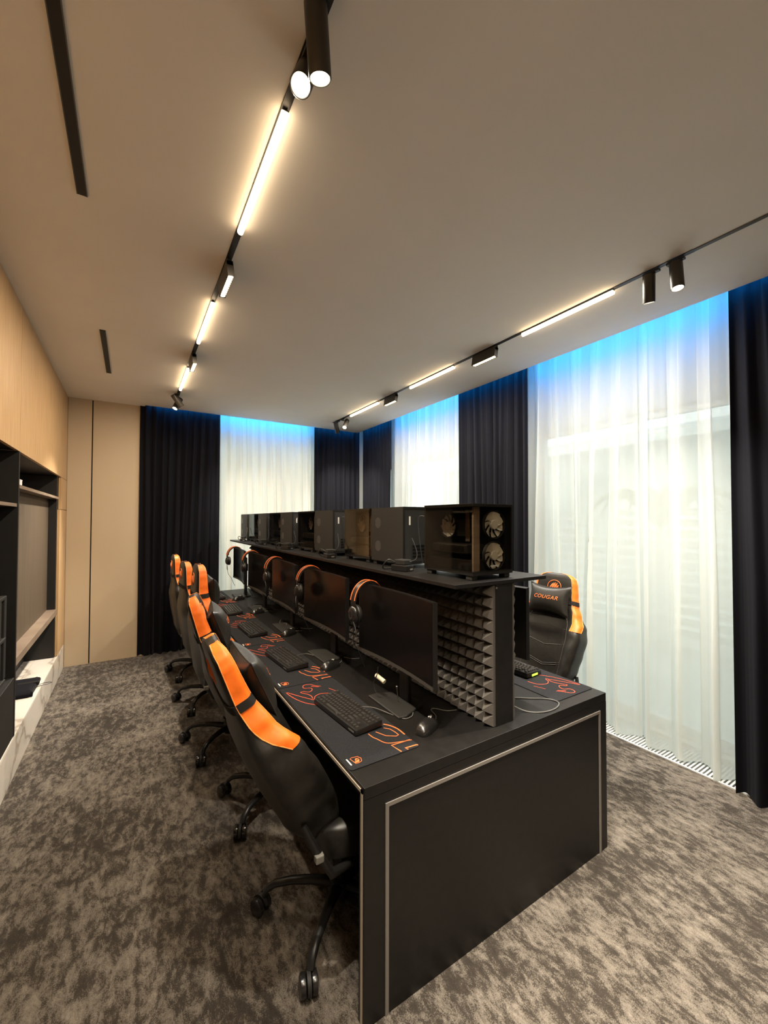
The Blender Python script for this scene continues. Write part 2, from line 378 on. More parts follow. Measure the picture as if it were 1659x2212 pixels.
# ------------------------------------------------------------------ curtains
def curtain(name, p0, p1, z0, z1, wl, a0, a1, m, label, seed, nx=None, skew=.03, nz=22, group=None):
    rnd = random.Random(seed); p0 = Vector(p0); p1 = Vector(p1); L = (p1-p0).length; d = (p1-p0)/L; n = Vector((-d.y, d.x))
    nx = nx or int(L/wl*14)
    ph = [0]; am = []; nf = int(L/wl)+2
    wid = [rnd.uniform(.55, 1.5) for _ in range(nf)]; sw = sum(wid); cs = [0]
    for w in wid: cs.append(cs[-1]+w/sw)
    amps = [rnd.uniform(.55, 1.15) for _ in range(nf+1)]; tilt = [rnd.uniform(-1, 1)*skew for _ in range(nf+1)]
    def f(i, j):
        s = i; z = stretch(z0, z1, j); low = (1-j)
        ss = s + low*sum(tilt[k]*math.exp(-((s-cs[k])*nf/1.5)**2) for k in range(nf+1))*.6/max(L, .5)
        ss = min(max(ss, 0), 1)
        even = ss*nf
        k = 0
        while k < nf-1 and cs[k+1] < ss: k += 1
        un = k+(ss-cs[k])/(cs[k+1]-cs[k])
        mixw = min(1, low*1.6); phs = even*(1-mixw)+un*mixw
        A = stretch(a0, a1, min(1, low*1.3))*(amps[k]*(1-abs(ss-(cs[k]+cs[k+1])/2)*0))
        w = sin(2*pi*phs); w = math.copysign(abs(w)**(.75 if m is M_velvet else .5), w)
        off = A*w + .25*A*sin(2*pi*phs*2.3+seed)
        lng = s*L + (0 if m is M_velvet else A*.5*sin(4*pi*phs)*min(1, 12*s, 12*(1-s)))
        q = p0+d*lng+n*off
        return (q.x, q.y, z + (.006*sin(phs*4)+.004*sin(phs*9) if j == 0 else 0))
    mb = MB(); mb.grid(f, nx, nz)
    o = mb.build(name, m, None, True, ang=80)
    return tag(o, label, 'curtain', group)
SH = [((3.155, .86), (3.155, 2.50), 'wide white sheer curtain over the nearest right window', 3),
      ((3.155, 3.25), (3.155, 4.86), 'white sheer curtain over the second window, behind the tower cases', 5)]
for a, b, lb, sd in SH: curtain('sheer_curtain', a, b, .012, 3.13, .21, .020, .068, M_sheer, lb, sd, nx=260)
curtain('sheer_curtain', (3.17, 5.30), (3.17, 5.74), .012, 3.13, .15, .012, .02, M_sheer, 'narrow sliver of white sheer showing between the two corner curtains', 8, nx=60)
curtain('sheer_curtain', (.90, 5.70), (2.36, 5.70), .012, 3.13, .15, .014, .04, M_sheer2, 'white sheer curtain tinted for warm light, on the far wall between two black curtains', 7, nx=230)
BC = [((3.03, -.75), (3.03, .955), 'black curtain at the right edge of the photo', 11, .045),
      ((3.06, 2.44), (3.06, 3.36), 'black curtain between the two right windows', 12, .032),
      ((3.06, 4.72), (3.06, 5.54), 'short black curtain on the right wall next to the room corner', 13, .028),
      ((2.28, 5.60), (3.03, 5.60), 'black curtain on the far wall next to the room corner', 14, .028),
      ((.08, 5.575), (.97, 5.575), 'wide black curtain on the far wall beside the cream panels', 15, .032)]
for a, b, lb, sd, am in BC: curtain('blackout_curtain', a, b, .008, 3.12, .105, am*.55, am, M_velvet, lb, sd, skew=.012)
# rods in the pocket
for nm, pts, lb in (('curtain_track', [(3.155, YF+.1, 3.14), (3.155, 5.7, 3.14)], 'hidden curtain track along the right windows'), ('curtain_track', [(.2, 5.70, 3.14), (3.1, 5.70, 3.14)], 'hidden curtain track along the far window')):
    pass
# blue led strips at the top of the pocket
o = Box('led_strip', M_blue, 2.966, 2.974, -.9, 5.46, 2.992, 3.006); tag(o, 'glowing blue light strip above the right wall curtains', 'led strip')
o = Box('led_strip', M_blue, .22, 2.94, 5.532, 5.540, 2.992, 3.006); tag(o, 'glowing blue light strip above the far wall curtains', 'led strip')

# ------------------------------------------------------------------ left joinery
cab = thing('wall_cabinet', 'tall oak and black built-in cabinet filling the left wall', 'cabinet', (XL, 0, 0))
def cbx(name, m, x0, x1, y0, y1, z0, z1, bevel=0): return Box(name, m, x0-XL, x1-XL, y0, y1, z0, z1, cab, bevel)
seams = [-2.5, -1.68, -.68, .33, 1.36, 2.375, 3.39, 5.215, 5.598]
for a, b in zip(seams, seams[1:]): cbx('door', M_oak, -.62, -.60, a+.002, b-.002, 2.03, ZC-.004)
cbx('carcass', M_blackg, -1.08, -.622, -2.5, 5.59, 2.035, ZC-.01)
cbx('filler_panel', M_oak, -.62, -.60, 5.19, 5.598, 1.705, 2.025)
cbx('filler_panel', M_oak, -.62, -.60, 5.13, 5.598, .255, 1.70)
cbx('side_panel', M_blackg, -1.08, -.622, 5.10, 5.58, .255, 2.03)
cbx('divider', M_blackg, -1.08, -.60, 3.372, 3.397, .255, 2.03)
cbx('shelf', M_consol, -1.06, -.604, 3.398, 5.098, 1.80, 1.822)
cbx('back_panel', M_brownp, -.72, -.685, 3.398, 5.098, .72, 1.798)
cbx('console_shelf', M_consol, -.72, -.606, 3.398, 5.098, .672, .72)
cbx('back_panel', M_blackg, -1.0, -.845, 3.398, 5.098, .256, .67)
cbx('back_panel', M_blackg, -1.09, -1.07, -2.5, 5.098, .256, 2.03)
# left bay: black shelves
for yy in (2.375, 1.36, .33, -.68): cbx('divider', M_blackg, -1.07, -.604, yy-.012, yy+.012, .255, 2.03)
cbx('shelf', M_consol, -1.06, -.606, 2.387, 3.371, 1.68, 1.70)
cbx('base_drawer', M_blackg, -1.06, -.602, 2.387, 3.371, .256, .62, .003)
for j, yy in enumerate((1.372, .342, -.668)): cbx('base_drawer', M_blackg, -1.06, -.602, yy, yy+1.0, .256, .62, .003)
led = tag(thing('marble_ledge', 'low cream marble tiled ledge under the left cabinet', 'ledge', (XL, 0, 0)), None)
MB().box(-.49, -.02, YF+.05, 5.59, .0, .236).build('core', M_blackg, led)
y = -2.5
while y < 5.5:
    y1 = min(y+1.16, 5.595)
    MB().box(-.018, .0, y+.001, y1-.001, 0, .238).build('front_tile', M_marble, led, bevel=.001)
    MB().box(-.168, .0, y+.001, y1-.001, .239, .25).build('top_tile', M_marble, led, bevel=.001)
    MB().box(-.48, -.170, y+.001, y1-.001, .239, .25).build('top_tile', M_marble, led, bevel=.001)
    y += 1.16
# things in the niche
o = thing('white_box', 'small white box on the upper niche shelf', 'box', (-.635, 3.445, 1.822))
MB().box(-.03, .03, -.03, .055, 0, .035).build('body', M_white, o, bevel=.003); MB().box(-.031, .031, -.031, .056, .028, .036).build('lid', M_white, o, bevel=.002)
o = thing('pouch', 'folded dark fabric pouch with a cord loop lying on the marble ledge', 'pouch', (-.72, 4.25, .25))
rp_ = random.Random(3); ol = rounded(-.10, .10, -.20, .20, .03, 4); jt = [(rp_.uniform(-.006, .006), rp_.uniform(-.008, .008)) for _ in ol]
MB().rings([[(x*k+jt[i][0]*q, y*k+jt[i][1]*q, z) for i, (x, y) in enumerate(ol)] for k, z, q in ((.97, .0005, 1), (1, .010, 1), (1.0, .024, 1.5), (.93, .036, 1.2), (.6, .042, .5))]).build('body', M_velvet, o, True, ang=70)
MB().box(-.03, .108, .02, .06, .018, .046).build('fold', M_leatherd, o, bevel=.006)
MB().tube([(.09+.055*(1-cos(t*.45))*.9, .02+.03*sin(t*.45)*(1 if t < 7 else .7), .010+.012*sin(t*.22)) for t in range(15)], .0022, 6).build('cord_loop', M_cable, o, True)
o = thing('slatted_rack', 'black slotted rack standing in the dark left shelf bay', 'rack', (-.80, 2.86, .621))
MB().box(-.20, .17, -.40, .44, 0, .02).box(-.20, .17, -.40, .44, .50, .52).box(-.20, .17, -.40, .44, .25, .27).build('frame', M_plasticr, o, bevel=.004)
for k in range(8): MB().box(.12, .165, -.395+k*.116, -.345+k*.116, .02, .50).build('slat', M_plasticr, o, bevel=.003)

# ------------------------------------------------------------------ ceiling tracks and lamps
XTL, XTR = .413, 2.365
def track(x, y0, y1, lab):
    t = thing('lighting_track', lab, 'track', (x, y0, ZC))
    L = y1-y0
    MB().box(-.014, .014, 0, L, -.004, .03).build('profile', M_track, t)
    return t
for o in (): pass
track(XTL, -1.6, 5.02, 'black recessed lighting track running along the left side of the ceiling')
tr = track(XTR, .88, 5.13, 'black recessed lighting track on the ceiling along the right windows')
MB().box(-.011, .011, -2.4, -.001, -.005, .02).build('cover_strip', M_trackg, tr)
def tube_lamp(x, y0, y1, lab, grp=None):
    t = thing('linear_lamp', lab, 'lamp', (x, y0, ZC-.0085), 0, grp); L = y1-y0
    MB().box(-.009, .009, 0, L, -.004, 0).build('housing', M_track, t)
    prof = []
    for yy in (.002, L-.002):
        prof.append([(cos(a)*.0125, yy, -.004-.010-.012*sin(a)) for a in [pi*k/10 for k in range(11)]]+[(-.0125, yy, -.0045), (.0125, yy, -.0045)])
    MB().rings(prof).build('diffuser', M_tube, t, True, ang=50)
    l = bpy.data.lights.new('tube_light', 'AREA'); l.shape = 'RECTANGLE'; l.size = .02; l.size_y = L; l.energy = TUBE_W*L/.65*(1.6 if x > 1 else .85); l.color = (1, .82, .60) if x < 1 else (1, .92, .80)
    lo = bpy.data.objects.new('tube_light', l); COL.objects.link(lo); lo.parent = t; lo.location = (0, L/2, -.030)
    return t
names = ['nearest', 'second', 'third']
for x, side in ((XTL, 'left'), (XTR, 'right')):
    for (a, b), nm in zip(((1.275, 1.925), (2.65, 3.30), (3.92, 4.60)), names):
        tube_lamp(x, a, b, '%s glowing linear lamp on the %s ceiling track' % (nm, side))
tube_lamp(XTL, -.05, .58, 'added unseen linear lamp on the left track just above the camera')  # unseen lamp added to lift floor and ceiling brightness
tube_lamp(XTL, -1.4, -.75, 'added unseen linear lamp on the left track behind the camera')  # added out of view for general ambient light
def grille_lamp(x, y0, y1, side, lab):
    t = thing('grille_lamp', lab, 'lamp', (x, (y0+y1)/2, ZC-.009)); L = y1-y0; h = L/2
    MB().box(-.011, .011, -h, h, -.014, 0).build('adapter', M_track, t)
    b = MB(); D = .075
    M = Matrix.Translation((0, 0, -.012))@Matrix.Rotation(R(8*side), 4, 'Y')
    b.box(-.017, -.0145, -h, h, -D, 0, 0, M); b.box(.0145, .017, -h, h, -D, 0, 0, M); b.box(-.0145, .0145, -h, -h+.003, -D, 0, 0, M); b.box(-.0145, .0145, h-.003, h, -D, 0, 0, M); b.box(-.0145, .0145, -h, h, -.02, 0, 0, M)
    hb = b.build('housing', M_lampbody, t)
    n = 10; 
    for k in range(n):
        c = -h+.008+(2*h-.016)*(k+.5)/n; w = (2*h-.016)/n*.40
        ce = MB(); MM = M@Matrix.Translation((0, c, 0))
        ce.lathe([(.0125, -D+.001), (.006, -D+.018), (0.0005, -D+.018)], 10, MM, 0, False)
        ce.build('reflector', M_refl, hb)
    lamp(t, 'grille_light', (x, (y0+y1)/2, ZC-.10), (0, 0, -1), (22.0 if x > 1 else 10.0), 115, .05)
    return t
def lamp(parent, name, loc, d, power, ang, rad, col=(1, .92, .79), blend=1.0):
    l = bpy.data.lights.new(name, 'SPOT'); l.energy = power; l.color = col; l.spot_size = R(ang); l.spot_blend = blend; l.shadow_soft_size = rad
    o = bpy.data.objects.new(name, l); COL.objects.link(o); q = Vector(d).to_track_quat('-Z', 'Y')
    o.rotation_euler = q.to_euler(); o.location = loc
    if parent:
        o.parent = parent; o.location = Vector(loc)-parent.location
    return o
for x, side, sg in ((XTL, 'left', -1), (XTR, 'right', 1)):
    grille_lamp(x, 2.165, 2.41, sg, 'longer black grille lamp on the %s ceiling track' % side)
    grille_lamp(x, 3.545, 3.765, sg, 'shorter black grille lamp farther along the %s ceiling track' % side)
def spot_lamp(x, y, top, bot, lab, power=SPOT, ang=70):
    t = thing('spotlight', lab, 'spotlight', (x, y, ZC-.009)); o = Vector((x, y, ZC-.009))
    MB().box(-.0115, .0115, -.04, .04, -.012, 0).build('adapter', M_track, t)
    a = Vector(top)-o; b = Vector(bot)-o; d = (b-a).normalized(); L = (b-a).length
    MB().tube([(0, 0, -.012), (0, 0, -.02), a+d*.012], .006, 8).build('arm', M_track, t, True)
    M = Matrix.Translation(a)@d.to_track_quat('Z', 'Y').to_matrix().to_4x4(); rr = .030
    MB().lathe([(.001, 0), (rr-.003, 0), (rr, .003), (rr, L-.003), (rr-.0015, L), (rr-.0025, L), (rr-.0025, L-.02), (rr-.004, L-.022), (.001, L-.022)], 28, M).build('housing', M_lampbody, t, True)
    rg = MB().lathe([(rr-.004, L-.001), (rr-.009, L-.006), (rr-.0095, L-.012), (rr-.0038, L-.008)], 28, M, 0, False).build('ring', M_ring, t, True)
    MB().lathe([(.001, L-.014), (rr-.0095, L-.013)], 24, M, 0, False).build('lens', M_lens, t, True)
    lamp(t, 'spot_light', Vector(bot)+d*.004, d, power, ang, .022)
    return t
spot_lamp(XTL, .955, (.385, .955, 2.925), (.412, .985, 2.768), 'nearest spotlight at the top of the photo, long black cylinder pointing down')
spot_lamp(XTL, 1.09, (.425, 1.115, 2.925), (.383, 1.055, 2.80), 'second spotlight at the top, tilted to show its bright lens')
spot_lamp(XTR, .96, (XTR, .96, 2.925), (XTR-.010, .948, 2.785), 'bright cylinder spotlight pointing down, nearest on the right track', 95, 105)
spot_lamp(XTR, 1.075, (XTR-.005, 1.085, 2.93), (XTR+.035, 1.105, 2.795), 'dark sided cylinder spotlight beside the bright one on the right track')
spot_lamp(XTL, .74, (.39, .75, 2.925), (.436, .731, 2.80), 'added unseen spotlight on the left track above the frame, turned towards the desk end', 300, 52)  # unseen fixture added to brighten the floor by the desk end
spot_lamp(XTL, -.20, (.413, -.20, 2.925), (.43, -.22, 2.79), 'added unseen spotlight on the left track behind the camera', 50, 110)  # put in out of view for floor light and ceiling bounce
spot_lamp(XTL, 4.80, (XTL-.05, 4.80, 2.925), (XTL+.035, 4.82, 2.81), 'far spotlight leaning right on the left track end', 62, 85)
spot_lamp(XTL, 4.92, (XTL+.03, 4.93, 2.925), (XTL-.025, 4.90, 2.80), 'far spotlight leaning left on the left track end', 150, 70)
spot_lamp(XTR, 4.84, (XTR+.06, 4.82, 2.925), (XTR-.01, 4.76, 2.81), 'far spotlight on the right track end, lens turned to the room', 62, 85)
spot_lamp(XTR, 4.98, (XTR-.03, 4.99, 2.925), (XTR+.02, 5.03, 2.79), 'last spotlight on the right track end next to the corner', 62, 85)

# ------------------------------------------------------------------ desk
DX0, DX1, DY0, DY1, DZ = .638, 2.003, 1.138, 5.20, .75
desk = thing('gaming_desk', 'long black double-sided gaming desk with a foam-covered divider', 'desk', ((DX0+DX1)/2, DY0, 0))
ox, oy = (DX0+DX1)/2, DY0
def dbx(name, m, x0, x1, y0, y1, z0, z1, bevel=0, parent=None): return Box(name, m, x0-ox, x1-ox, y0-oy, y1-oy, z0, z1, parent or desk, bevel)
dbx('desktop', M_black, DX0, DX1, DY0, DY1, .712, DZ, .0015)
ep = dbx('end_panel', M_black, DX0, DX1, DY0, DY0+.034, 0, .711)
dbx('end_panel', M_black, DX0, DX1, DY1-.034, DY1, 0, .711)
dbx('centre_panel', M_black, 1.30, 1.34, DY0+.036, DY1-.036, 0, .711)
for yy in (2.46, 3.83): dbx('support_panel', M_black, .75, 1.9, yy, yy+.03, 0, .711)
dbx('edge_strip', M_beige, DX0-.0025, DX0, DY0+.010, DY1-.01, .727, .738)
dbx('edge_strip', M_beige, DX0-.0025, DX0, DY0+.010, DY0+.021, 0, .738)
t = .0125
dbx('trim_strip', M_trim, .716, 1.949, DY0-.004, DY0-.0002, .664, .664+t)
dbx('trim_strip', M_trim, .716, .716+t, DY0-.004, DY0-.0002, .0, .664)
dbx('trim_strip', M_trim, 1.949-t, 1.949, DY0-.004, DY0-.0002, .0, .664)
PX0, PX1, PY0 = 1.287, 1.387, 1.188
dbx('divider_panel', M_black, PX0, PX1, PY0, 5.17, .7505, 1.333)
top = dbx('upper_shelf', M_black, 1.062, 1.612, 1.186, 5.37, 1.334, 1.35, .0015)
random.seed(2)
def foam_mesh(side, ny, ya, pitch, nz=12, zp=.0482):
    mb = MB(); th = .012
    L = ny*pitch; H = nz*zp
    x0 = 0; x1 = th
    mb.box(min(0, side*th), max(0, side*th), 0, L, 0, H)
    rr = random.Random(5)
    for i in range(ny):
        for j in range(nz):
            y0, y1, z0, z1 = i*pitch, (i+1)*pitch, j*zp, (j+1)*zp
            vs = [(side*th, y0, z0), (side*th, y1, z0), (side*th, y1, z1), (side*th, y0, z1), (side*(th+.037+rr.uniform(-.003, .003)), (y0+y1)/2+rr.uniform(-.002, .002), (z0+z1)/2-.004)]
            fs = [(0, 1, 4), (1, 2, 4), (2, 3, 4), (3, 0, 4)]
            if side < 0: fs = [f[::-1] for f in fs]
            mb.add(vs, fs)
    return mb
pt = .0494
fm = foam_mesh(-1, 10, 0, pt).build('foam_tile', M_foam, desk)
fm.location = (PX0-.0003-ox, PY0+.004-oy, .7515)
for k in range(1, 8):
    c = fm.copy(); COL.objects.link(c); c.location = (PX0-.0003-ox, PY0+.004+k*.4955-oy, .7515)
fm2 = foam_mesh(1, 10, 0, pt).build('foam_tile', M_foam, desk); fm2.location = (PX1+.0003-ox, PY0+.004-oy, .7515)
for k in range(1, 8):
    c = fm2.copy(); COL.objects.link(c); c.location = (PX1+.0003-ox, PY0+.004+k*.4955-oy, .7515)
MB().lathe([(.001, 0), (.004, 0), (.004, .002)], 10, Matrix.Translation((1.29-ox, DY0+.05-oy-.0005, 1.32))@Matrix.Rotation(R(90), 4, 'X')).build('screw', M_silver, desk)

# ------------------------------------------------------------------ mouse pads
ART = {
 'tail': [(0.519, 0.093), (0.569, 0.055), (0.645, 0.028), (0.72, 0.018), (0.681, 0.041), (0.631, 0.068), (0.592, 0.092), (0.576, 0.102), (0.590, 0.112), (0.608, 0.123), (0.621, 0.149), (0.618, 0.170), (0.608, 0.190), (0.590, 0.205), (0.55, .215)],
 'head': [(0.592, 0.103), (0.608, 0.107), (0.625, 0.108), (0.653, 0.098), (0.683, 0.078), (0.69, 0.092), (0.672, 0.112), (0.672, 0.125), (0.683, 0.137), (0.699, 0.143), (0.709, 0.140), (0.715, 0.130), (0.719, 0.118), (0.725, 0.111), (0.737, 0.110), (0.749, 0.114), (0.758, 0.122), (0.761, 0.133), (0.758, 0.145), (0.752, 0.155), (0.723, 0.174), (0.704, 0.193)],
 'd1': [(0.727, 0.150), (0.716, 0.166), (0.702, 0.180)], 'd2': [(0.66, 0.217), (0.605, 0.237)],
 'A': [(0.209, 0.261), (0.184, 0.278), (0.147, 0.290), (0.096, 0.292)],
 'B': [(0.183, 0.245), (0.161, 0.263), (0.130, 0.268), (0.107, 0.268), (0.103, 0.255), (0.126, 0.222), (0.173, 0.202)],
 'C': [(0.175, 0.170), (0.145, 0.172), (0.123, 0.18), (0.090, 0.190), (0.072, 0.210), (0.060, .25), (0.049, 0.297)],
 'D': [(0.008, 0.294), (0.012, 0.285), (0.016, 0.237), (0.003, 0.241)], 'E': [(0.054, 0.286), (0.058, 0.203), (0.004, 0.212)]}
WID = {'A': .006, 'B': .004, 'C': .004, 'D': .006, 'E': .0055, 'tail': .0035, 'head': .0035, 'd1': .004, 'd2': .0025}
def make_pad():
    t = thing('mouse_pad', 'x', 'mouse pad')
    b = rounded(0, .293, 0, .778, .014)
    MB().rings([[(x, y, 0) for x, y in b], [(x, y, .003) for x, y in b]]).build('pad', M_padf, t, bevel=.0008)
    for key, m in (('tail', M_printr), ('head', M_printr), ('d1', M_printr), ('d2', M_printr), ('A', M_print), ('B', M_print), ('C', M_print), ('D', M_print), ('E', M_print)):
        pass
    a = MB(); c = MB()
    for key, pts in ART.items():
        q = [(min(y, .290), x, 0) for x, y in pts]
        if key in ('tail', 'head', 'A', 'C', 'd1'): q = spl(q, 3)
        (a if key in 'ABCDE' else c).ribbon(q, WID[key], .0031, .0035)
    a.build('printed_artwork', M_print, t); c.build('printed_artwork', M_printr, t)
    s = MB(); s.ribbon([(.030, .062), (.039, .066), (.048, .064), (.060, .062), (.066, .046), (.060, .030), (.046, .026), (.036, .026)], .0022, .0031, .0035, closed=True)
    s.ribbon([(.036, .034), (.048, .036), (.056, .044)], [.008, .012, .004], .0031, .0035); s.ribbon([(.042, .044), (.050, .052), (.058, .050)], [.004, .008, .002], .0031, .0035)
    s.build('printed_badge', M_print, t)
    MB().ribbon([(.018, .066), (.018, .026)], .005, .0031, .0035).build('white_mark', M_white, t)
    return t
PITCH = .784
order = ['nearest', 'second', 'third', 'fourth', 'farthest']
pad = make_pad()
for i in range(5):
    p = pad if i == 0 else dup(pad)
    p.location = (.6395, 1.238+i*PITCH, DZ+.0003)
    p['label'] = 'black mouse pad with orange line art, %s on the left side of the desk' % order[i]; p['group'] = 'mouse pads on the desk'
p = dup(pad, (2.001-.004, 1.2+.778, DZ+.0003), pi); p['label'] = 'black mouse pad with orange line art on the right side of the desk'; p['group'] = 'mouse pads on the desk'

# ------------------------------------------------------------------ keyboards
keycap = MB(); kk = .0078
keycap.rings([[(-kk, -kk, 0), (kk, -kk, 0), (kk, kk, 0), (-kk, kk, 0)], [(-kk*.74, -kk*.72, .0085), (kk*.74, -kk*.72, .0085), (kk*.74, kk*.8, .0085), (-kk*.74, kk*.8, .0085)]])
def key_layout():
    u = .0190; out = []
    rows = [[1, None] + [1]*4 + [None/1 if False else .5] + [1]*4] if False else None
    X0 = -.172; 
    def row(xs, y):
        x = X0
        for w in xs:
            if w < 0: x += -w*u; continue
            out.append((x+w*u/2, y, w)); x += w*u
    row([1, -1, 1, 1, 1, 1, -.5, 1, 1, 1, 1, -.5, 1, 1, 1, 1, -.25, 1, 1, 1], .055)
    row([1]*13+[2, -.25, 1, 1, 1], .032); row([1.5]+[1]*12+[1.5, -.25, 1, 1, 1], .013)
    row([1.75]+[1]*11+[2.25], -.006); row([2.25]+[1]*10+[2.75, -1.25, 1], -.025)
    row([1.25, 1.25, 1.25, 6.25, 1.25, 1.25, 1.25, 1.25, -.25, 1, 1, 1], -.044)
    return out
KL = key_layout()
def make_keyboard(single):
    # local: x along the keyboard, y towards the screen
    t = thing('keyboard', 'x', 'keyboard')
    b = rounded(-.180, .180, -.060, .070, .006, 3)
    MB().rings([[(x, y, .004 + (y+.06)*.03) for x, y in b], [(x, y, .020+(y+.06)*.06) for x, y in b], [(x*.992, y*.98, .023+(y+.06)*.06) for x, y in b]]).build('body', M_plastic, t, True, ang=30)
    MB().box(-.16, -.12, .03, .06, 0, .008).box(.12, .16, .03, .06, 0, .008).box(-.16, -.12, -.05, -.04, 0, .006).box(.12, .16, -.05, -.04, 0, .006).build('rubber_foot', M_plasticr, t)
    me = None; allk = MB()
    for x, y, w in KL:
        z = .0225+(y+.06)*.06
        if single:
            if me is None:
                k0 = MB(); k0.add(keycap.v, keycap.f); o = k0.build('keycap', M_key, t); me = o.data
            else:
                o = bpy.data.objects.new('keycap', me); COL.objects.link(o); o.parent = t
            o.location = (x, y, z); o.scale = (w*1.0+(w-1)*.16, 1, 1)
        else:
            allk.add([(vx*(w+(w-1)*.16)+x, vy+y, vz+z) for vx, vy, vz in keycap.v], keycap.f)
    if not single: q = allk.build('keycaps', M_key, t); q['kind'] = 'stuff'
    MB().box(.125, .165, -.0605, -.0598, .010, .016).build('mark', M_capgrey, t)
    return t
kb1 = make_keyboard(True)
kbf = make_keyboard(False)
kbs = [((.800, 1.600), -85.5+180), ((.795, 2.395), -86+180), ((.788, 3.17), -88+180), ((.80, 3.95), 88), ((.79, 4.74), 92)]
first = {True: kb1, False: kbf}; used = {True: 0, False: 0}
for i, ((x, y), a) in enumerate(kbs):
    s = i < 2; k = first[s] if not used[s] else dup(first[s]); used[s] = 1
    k.location = (x, y, DZ+.0035); k.rotation_euler = (0, 0, R(a-180))
    k['label'] = 'black compact keyboard on the %s left mouse pad' % order[i]; k['group'] = 'keyboards on the desk'
k = dup(kbf, (1.86, 1.63, DZ+.0035), R(94)); k['label'] = 'black keyboard with a green light on the right side of the desk'
MB().box(-.182, -.1805, -.02, .03, .008, .018).build('green_light', M_led, k)

# ------------------------------------------------------------------ mice
def make_mouse():
    t = thing('mouse', 'x', 'mouse')
    def f(i, j):   # i along length, j around
        s = i; th = 2*pi*j
        L = .124; w = .033*(math.sin(pi*min(max(.04+.92*s, 0), 1))**.42)*(1-.12*math.sin(pi*s)**4+.05*(1-s)); h = .041*(math.sin(pi*(.06+.88*(s**.85)))**.75)
        x = (s-.5)*L; cy = cos(th)*w; cz = math.sin(th); cz = h*(abs(cz)**.8 if cz > 0 else 0)
        return (x, cy, .001+cz)
    mb = MB(); mb.rings([[f(i/22, j/24) for j in range(24)] for i in range(23)]); mb.build('body', M_caster, t, True, ang=60)
    MB().cyl((.034, -.004, .030), (.034, .004, .030), .010, 16).build('wheel', M_plasticr, t, True)
    MB().tube(spl([(.062, 0, .008), (.08, .005, .004), (.11, .02, .003), (.14, .055, .003), (.16, .05, .003), (.17, .0, .003), (.2, -.03, .003)]), .0018, 6).build('cable', M_cableg, t, True)
    MB().box(.016, .022, -.007, -.003, .0385, .0400).box(.016, .022, .001, .005, .0385, .0400).build('mark', M_white, t)
    return t
ms = make_mouse()
for i, (x, y, a) in enumerate([(1.035, 1.325, 24), (.985, 2.165, 20), (1.005, 2.945, 25), (.99, 3.765, 15), (.985, 4.505, 20)]):
    m = ms if i == 0 else dup(ms)
    m.location = (x, y, DZ+.0004); m.scale = (1.08, 1.1, 1.05); m.rotation_euler = (0, 0, R(a)); m['group'] = 'mice on the desk'
    m['label'] = 'black wired mouse beside the %s left mouse pad' % order[i]

# ------------------------------------------------------------------ monitors
def make_monitor():
    # local: screen faces -x, width along y, origin at the base centre
    t = thing('monitor', 'x', 'monitor')
    Wd, H, z0, rad = .617, .352, .172, 2.3
    def xs(y): return rad-math.sqrt(rad*rad-y*y)
    def shell(n, ya, yb, za, zb, front, back):
        rings = []
        for k in range(n+1):
            y = stretch(ya, yb, k/n); c = xs(y)
            x0 = -.075-c+front; x1 = -.075-c+back(y) if callable(back) else -.075-c+back
            rings.append([(x0, y, za), (x0, y, zb), (x1, y, zb-.004), (x1, y, za+.004)])
        return rings
    MB().rings(shell(24, -Wd/2, Wd/2, z0, z0+H, 0, .022)).build('housing', M_plastic, t, True, ang=30)
    MB().rings(shell(24, -Wd/2+.006, Wd/2-.006, z0+.020, z0+H-.006, -.0012, .001)).build('screen', M_screen, t, True, ang=30)
    MB().rings(shell(24, -Wd/2+.001, Wd/2-.001, z0+.001, z0+.017, -.003, .001)).build('chin', M_seam, t, True, ang=30)
    MB().rings(shell(10, -.16, .16, z0+.07, z0+.27, .02, .05)).build('back_cover', M_plasticr, t, True, ang=30)
    MB().box(-.026, -.004, -.035, .035, .012, z0+.20).build('neck', M_plastic, t, bevel=.004)
    MB().box(-.03, .0, -.05, .05, z0+.11, z0+.19).build('mount', M_plastic, t, bevel=.003)
    b = [(-.14, -.13), (-.14, .13), (-.10, .135), (.03, .075), (.03, -.075), (-.10, -.135)]
    MB().rings([[(x, y, 0) for x, y in b], [(x, y, .008) for x, y in b], [(x*.97, y*.97, .011) for x, y in b]]).build('base', M_plasticr, t)
    MB().tube(spl([(-.02, .01, z0+.07), (.0, .02, z0-.03), (.005, .03, .05), (.02, .06, .02), (.03, .1, .004)]), .003, 6).build('cable', M_cable, t, True)
    return t
mon = make_monitor()
for i in range(5):
    m = mon if i == 0 else dup(mon)
    m.location = (1.118+(.0 if i else 0), 1.578+i*PITCH-(.01 if i == 4 else 0), DZ+.0004); m.rotation_euler = (0, 0, R((0, 1, -1.5, 1, -2)[i]))
    m['label'] = '%s dark curved monitor on the left side of the desk' % ['nearest', 'second nearest', 'middle', 'fourth', 'farthest'][i]; m['group'] = 'curved monitors on the desk'
m = dup(mon, (1.555, 1.62, DZ+.0004), pi, 'curved monitor seen edge-on on the right side of the desk')
MB().tube(spl([(.03, .22, .53), (.03, .19, .56), (.0, .17, .55), (-.005, .16, .50), (.0, .15, .40)]), .004, 6).build('cable', M_cablew, m, True)
MB().tube(spl([(.02, .26, .50), (.05, .24, .565), (.02, .2, .56), (.0, .19, .47)]), .004, 6).build('cable', M_cablew, m, True)

